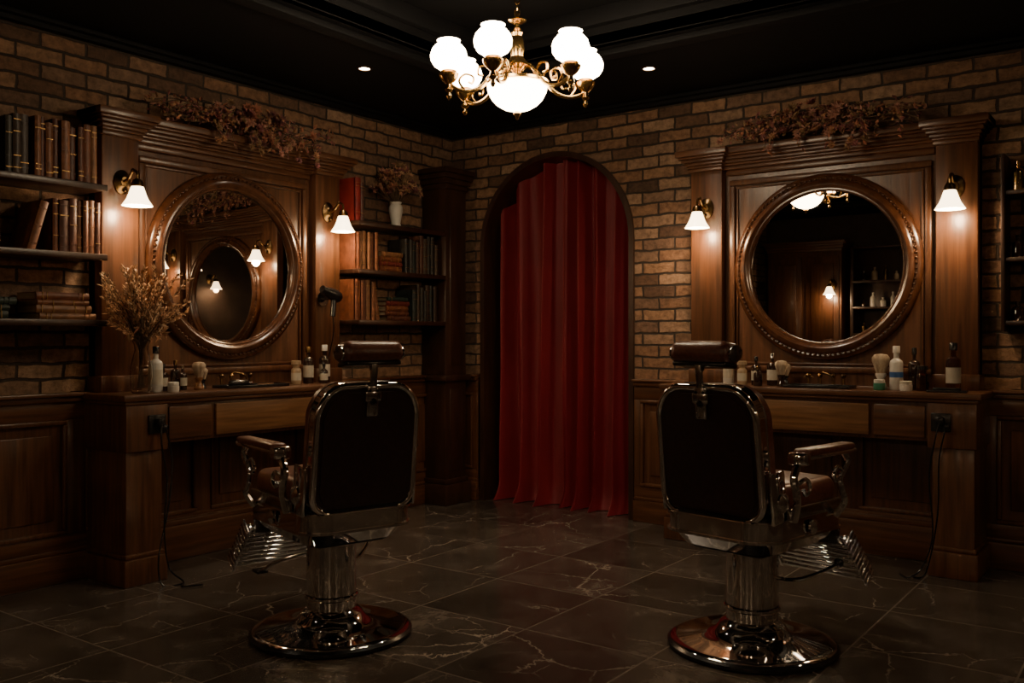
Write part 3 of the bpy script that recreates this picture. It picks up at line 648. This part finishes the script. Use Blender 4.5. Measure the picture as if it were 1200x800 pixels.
# sockets + cables
def sock(M,x,pts):
    e=empty('power_socket',M@T(x,-.437,.84))
    b=MB(); b.add(rbox(.10,.012,.10,.005,2),BLACK,T(0,-.006,0)); b.add(rbox(.04,.045,.045,.01,2),BLACK,T(.0,-.03,.01)); b.add(rbox(.035,.03,.03,.01,2),BLACK,T(.03,-.025,-.02)); b.obj('socket_plate',e)
    b=MB()
    for p in pts: b.add(tube(smoothpts(p,8),.0045,6),BLACK)
    b.obj('cable',e)
sock(ML,-.74,[[(0,-.05,.0),(-.01,-.06,-.1),(.03,-.05,-.3),(.02,-.04,-.55),(.04,-.05,-.76),(.08,-.12,-.833),(.02,-.2,-.834),(.10,-.26,-.834)],[(.03,-.04,-.03),(.06,-.05,-.2),(.05,-.03,-.45),(-.02,-.05,-.7),(-.03,-.1,-.833),(.05,-.16,-.834)]])
sock(MR,.74,[[(0,-.05,.0),(-.02,-.06,-.1),(-.05,-.05,-.3),(-.03,-.06,-.6),(-.08,-.08,-.78),(-.14,-.12,-.834),(-.2,-.05,-.834)],[(.03,-.04,-.03),(.0,-.05,-.2),(-.01,-.04,-.5),(-.06,-.07,-.8),(-.12,-.1,-.834)]])
# ------------------------------------------------------------ flowers
def leaf(L,W):
    return [(0,0,0),(W*.5,L*.4,.15*W),(0,L*.5,-.1*W),(-W*.5,L*.4,.15*W),(0,L,.1*L)],[[0,1,2],[0,2,3],[1,4,2],[2,4,3]]
def rot(): return Matrix.Rotation(U(0,6.28),4,'Z')@Matrix.Rotation(U(-1.4,1.4),4,'X')@Matrix.Rotation(U(-1,1),4,'Y')
def flower(b,M,r,mt,n=7):
    for lay,(rr,tl) in enumerate(((1,.2),(.7,.6),(.4,1.0))):
        for i in range(n):
            A=Matrix.Rotation(2*math.pi*(i+.5*lay)/n,4,'Z')@Matrix.Rotation(tl,4,'X'); b.add(leaf(r*rr,r*.6*rr),mt,M@A)
def garland(M,cx,hw,name,nl):
    b=MB(); Z=2.535
    for k in range(24):
        s=-1 if k%2 else 1; x0=cx+U(-.1,.1)*1; L=hw*U(.4,1.05)
        pts=smoothpts([(x0,-.12,Z+.01),(x0+s*L*.3,-.17+U(-.04,.02),Z+.04+U(0,.10)),(x0+s*L*.65,-.19+U(-.04,.03),Z+.02+U(-.01,.12)),(x0+s*L,-.21+U(-.05,.05),Z+.01+U(-.0,.09))],8)
        b.add(tube(pts,.003,5),STEM)
        for p in pts[3:]:
            if R()<.3: continue
            for _ in range(nl):
                q=p+Vector((U(-.03,.03),U(-.04,.04),U(-.02,.04)))
                q.z=max(q.z,Z+.008) if q.y>-.26 else q.z
                b.add(leaf(U(.022,.047),U(.014,.027)),random.choice(LEAF),T(*q)@rot())
    for k in range(70):
        t=random.gauss(0,.34); t=max(-1,min(1,t)); q=(cx+hw*t,U(-.27,-.12),Z+.025+U(0,.18)*(1-abs(t)*.7))
        flower(b,T(*q)@Matrix.Rotation(U(.4,1.5),4,'X')@Matrix.Rotation(U(-.6,.6),4,'Y'),U(.024,.045),random.choice(LEAF))
    for k in range(90):
        t=max(-1,min(1,random.gauss(0,.5))); b.add(sph(U(.006,.011),7,5),random.choice(LEAF),T(cx+hw*t,U(-.28,-.12),Z+.015+U(0,.16)*(1-abs(t)*.6)))
    for k in range(16):
        x=cx+hw*U(-.5,.95); pts=smoothpts([(x,-.22,Z+.02),(x+U(-.03,.03),-.255,Z+.0),(x+U(-.04,.04),-.26,Z-.08+U(-.04,.04))],5); b.add(tube(pts,.002,5),STEM)
        for p in pts[2:]:
            b.add(leaf(U(.022,.042),.02),random.choice(LEAF),T(*p)@rot())
            if R()<.25: flower(b,T(*p)@Matrix.Rotation(1.4,4,'X'),.028,random.choice(LEAF))
    b.obj(name,M=M,ang=30)
garland(ML,.02,.58,'dried_flower_garland',2); garland(MR,-.06,.64,'dried_flower_garland',2)
# dried arrangement
e=empty('dried_flower_vase',ML@T(-.765,-.335,1.0005))
b=MB(); pr=[(.0,0),(.045,0),(.052,.01),(.058,.07),(.056,.14),(.042,.20),(.034,.23),(.038,.26),(.048,.28)]
b.add(lathe(pr+[(max(0,r-.004),z+.004 if i==len(pr)-1 else z+.002) for i,(r,z) in list(enumerate(pr))[::-1]],28),GLASS); b.obj('glass_vase',e)
b=MB()
for k in range(100):
    a=U(0,6.28); sp=U(.05,.28) if k>15 else U(.0,.12); top=U(.42,.72)-sp*.35
    c,s=math.cos(a),math.sin(a)
    if s>0: s*=.4
    if c<0: c*=.85
    pts=smoothpts([(-.02*c,-.02*s,.03),(.015*c,.015*s,.24),(sp*.5*c,sp*.5*s,.24+(top-.24)*.6),(sp*c,sp*s,top)],5)
    b.add(tube(pts,.0018,4),STEM)
    w=random.choice(WHEAT); d=(pts[-1]-pts[-4]).normalized()
    q=d.to_track_quat('Y','Z').to_matrix().to_4x4()
    for j in range(20):
        t=j/20; p=pts[-1]-d*(.12*(1-t))+Vector((U(-1,1),U(-1,1),U(-1,1)))*.007
        b.add(leaf(U(.018,.036),.015),w,T(*p)@q@Matrix.Rotation(U(0,6.28),4,'Y')@Matrix.Rotation(U(.3,.8),4,'X'))
for k in range(40):
    a=U(0,6.28); r=U(.02,.15); p=(r*math.cos(a),r*math.sin(a)*.7,U(.30,.44)); 
    for _ in range(3): b.add(leaf(U(.04,.07),.016),random.choice(WHEAT+LEAF[:1]),T(*p)@rot())
b.obj('dried_grass',e,ang=30)
# shelf vase with flowers
e=empty('flower_vase',MW@T(-.82,-.14,2.1105))
b=MB(); b.add(lathe([(0,0),(.035,0),(.04,.01),(.034,.03),(.042,.07),(.052,.12),(.05,.15),(.038,.17),(.044,.185),(.04,.185),(.034,.17),(0,.16)],24),WHITE); b.obj('ceramic_vase',e)
b=MB()
for k in range(80):
    a=U(0,6.28); r=U(.02,.22); p=Vector((r*math.cos(a),min(.1,.7*r*math.sin(a)),.22+U(0,.24)*(1-r*2.2)+.03))
    b.add(tube([(0,0,.15),tuple(p*.6+Vector((0,0,.07))),tuple(p)],.002,4),STEM)
    flower(b,T(*p)@Matrix.Rotation(U(.0,1.2),4,'X')@Matrix.Rotation(U(-.7,.7),4,'Y'),U(.028,.044),random.choice(LEAF+WHEAT[:1]))
    for _ in range(3): b.add(leaf(U(.03,.05),.02),random.choice(LEAF),T(*p)@rot())
b.obj('flowers',e,ang=30)
# ------------------------------------------------------------ world / camera
w=bpy.data.worlds.new('world'); sc.world=w; w.use_nodes=True; w.node_tree.nodes['Background'].inputs[0].default_value=(.02,.014,.01,1); w.node_tree.nodes['Background'].inputs[1].default_value=.3
cd=bpy.data.cameras.new('camera'); cd.sensor_width=36; cd.lens=1086/1200*36; cd.shift_y=-5/1200; cd.clip_start=.05
co=bpy.data.objects.new('camera',cd); COL.objects.link(co); co.location=CAM; co.rotation_euler=(math.radians(90),0,CA); sc.camera=co
sc.view_settings.view_transform='AgX'; sc.view_settings.look='AgX - Base Contrast'; sc.view_settings.exposure=.0
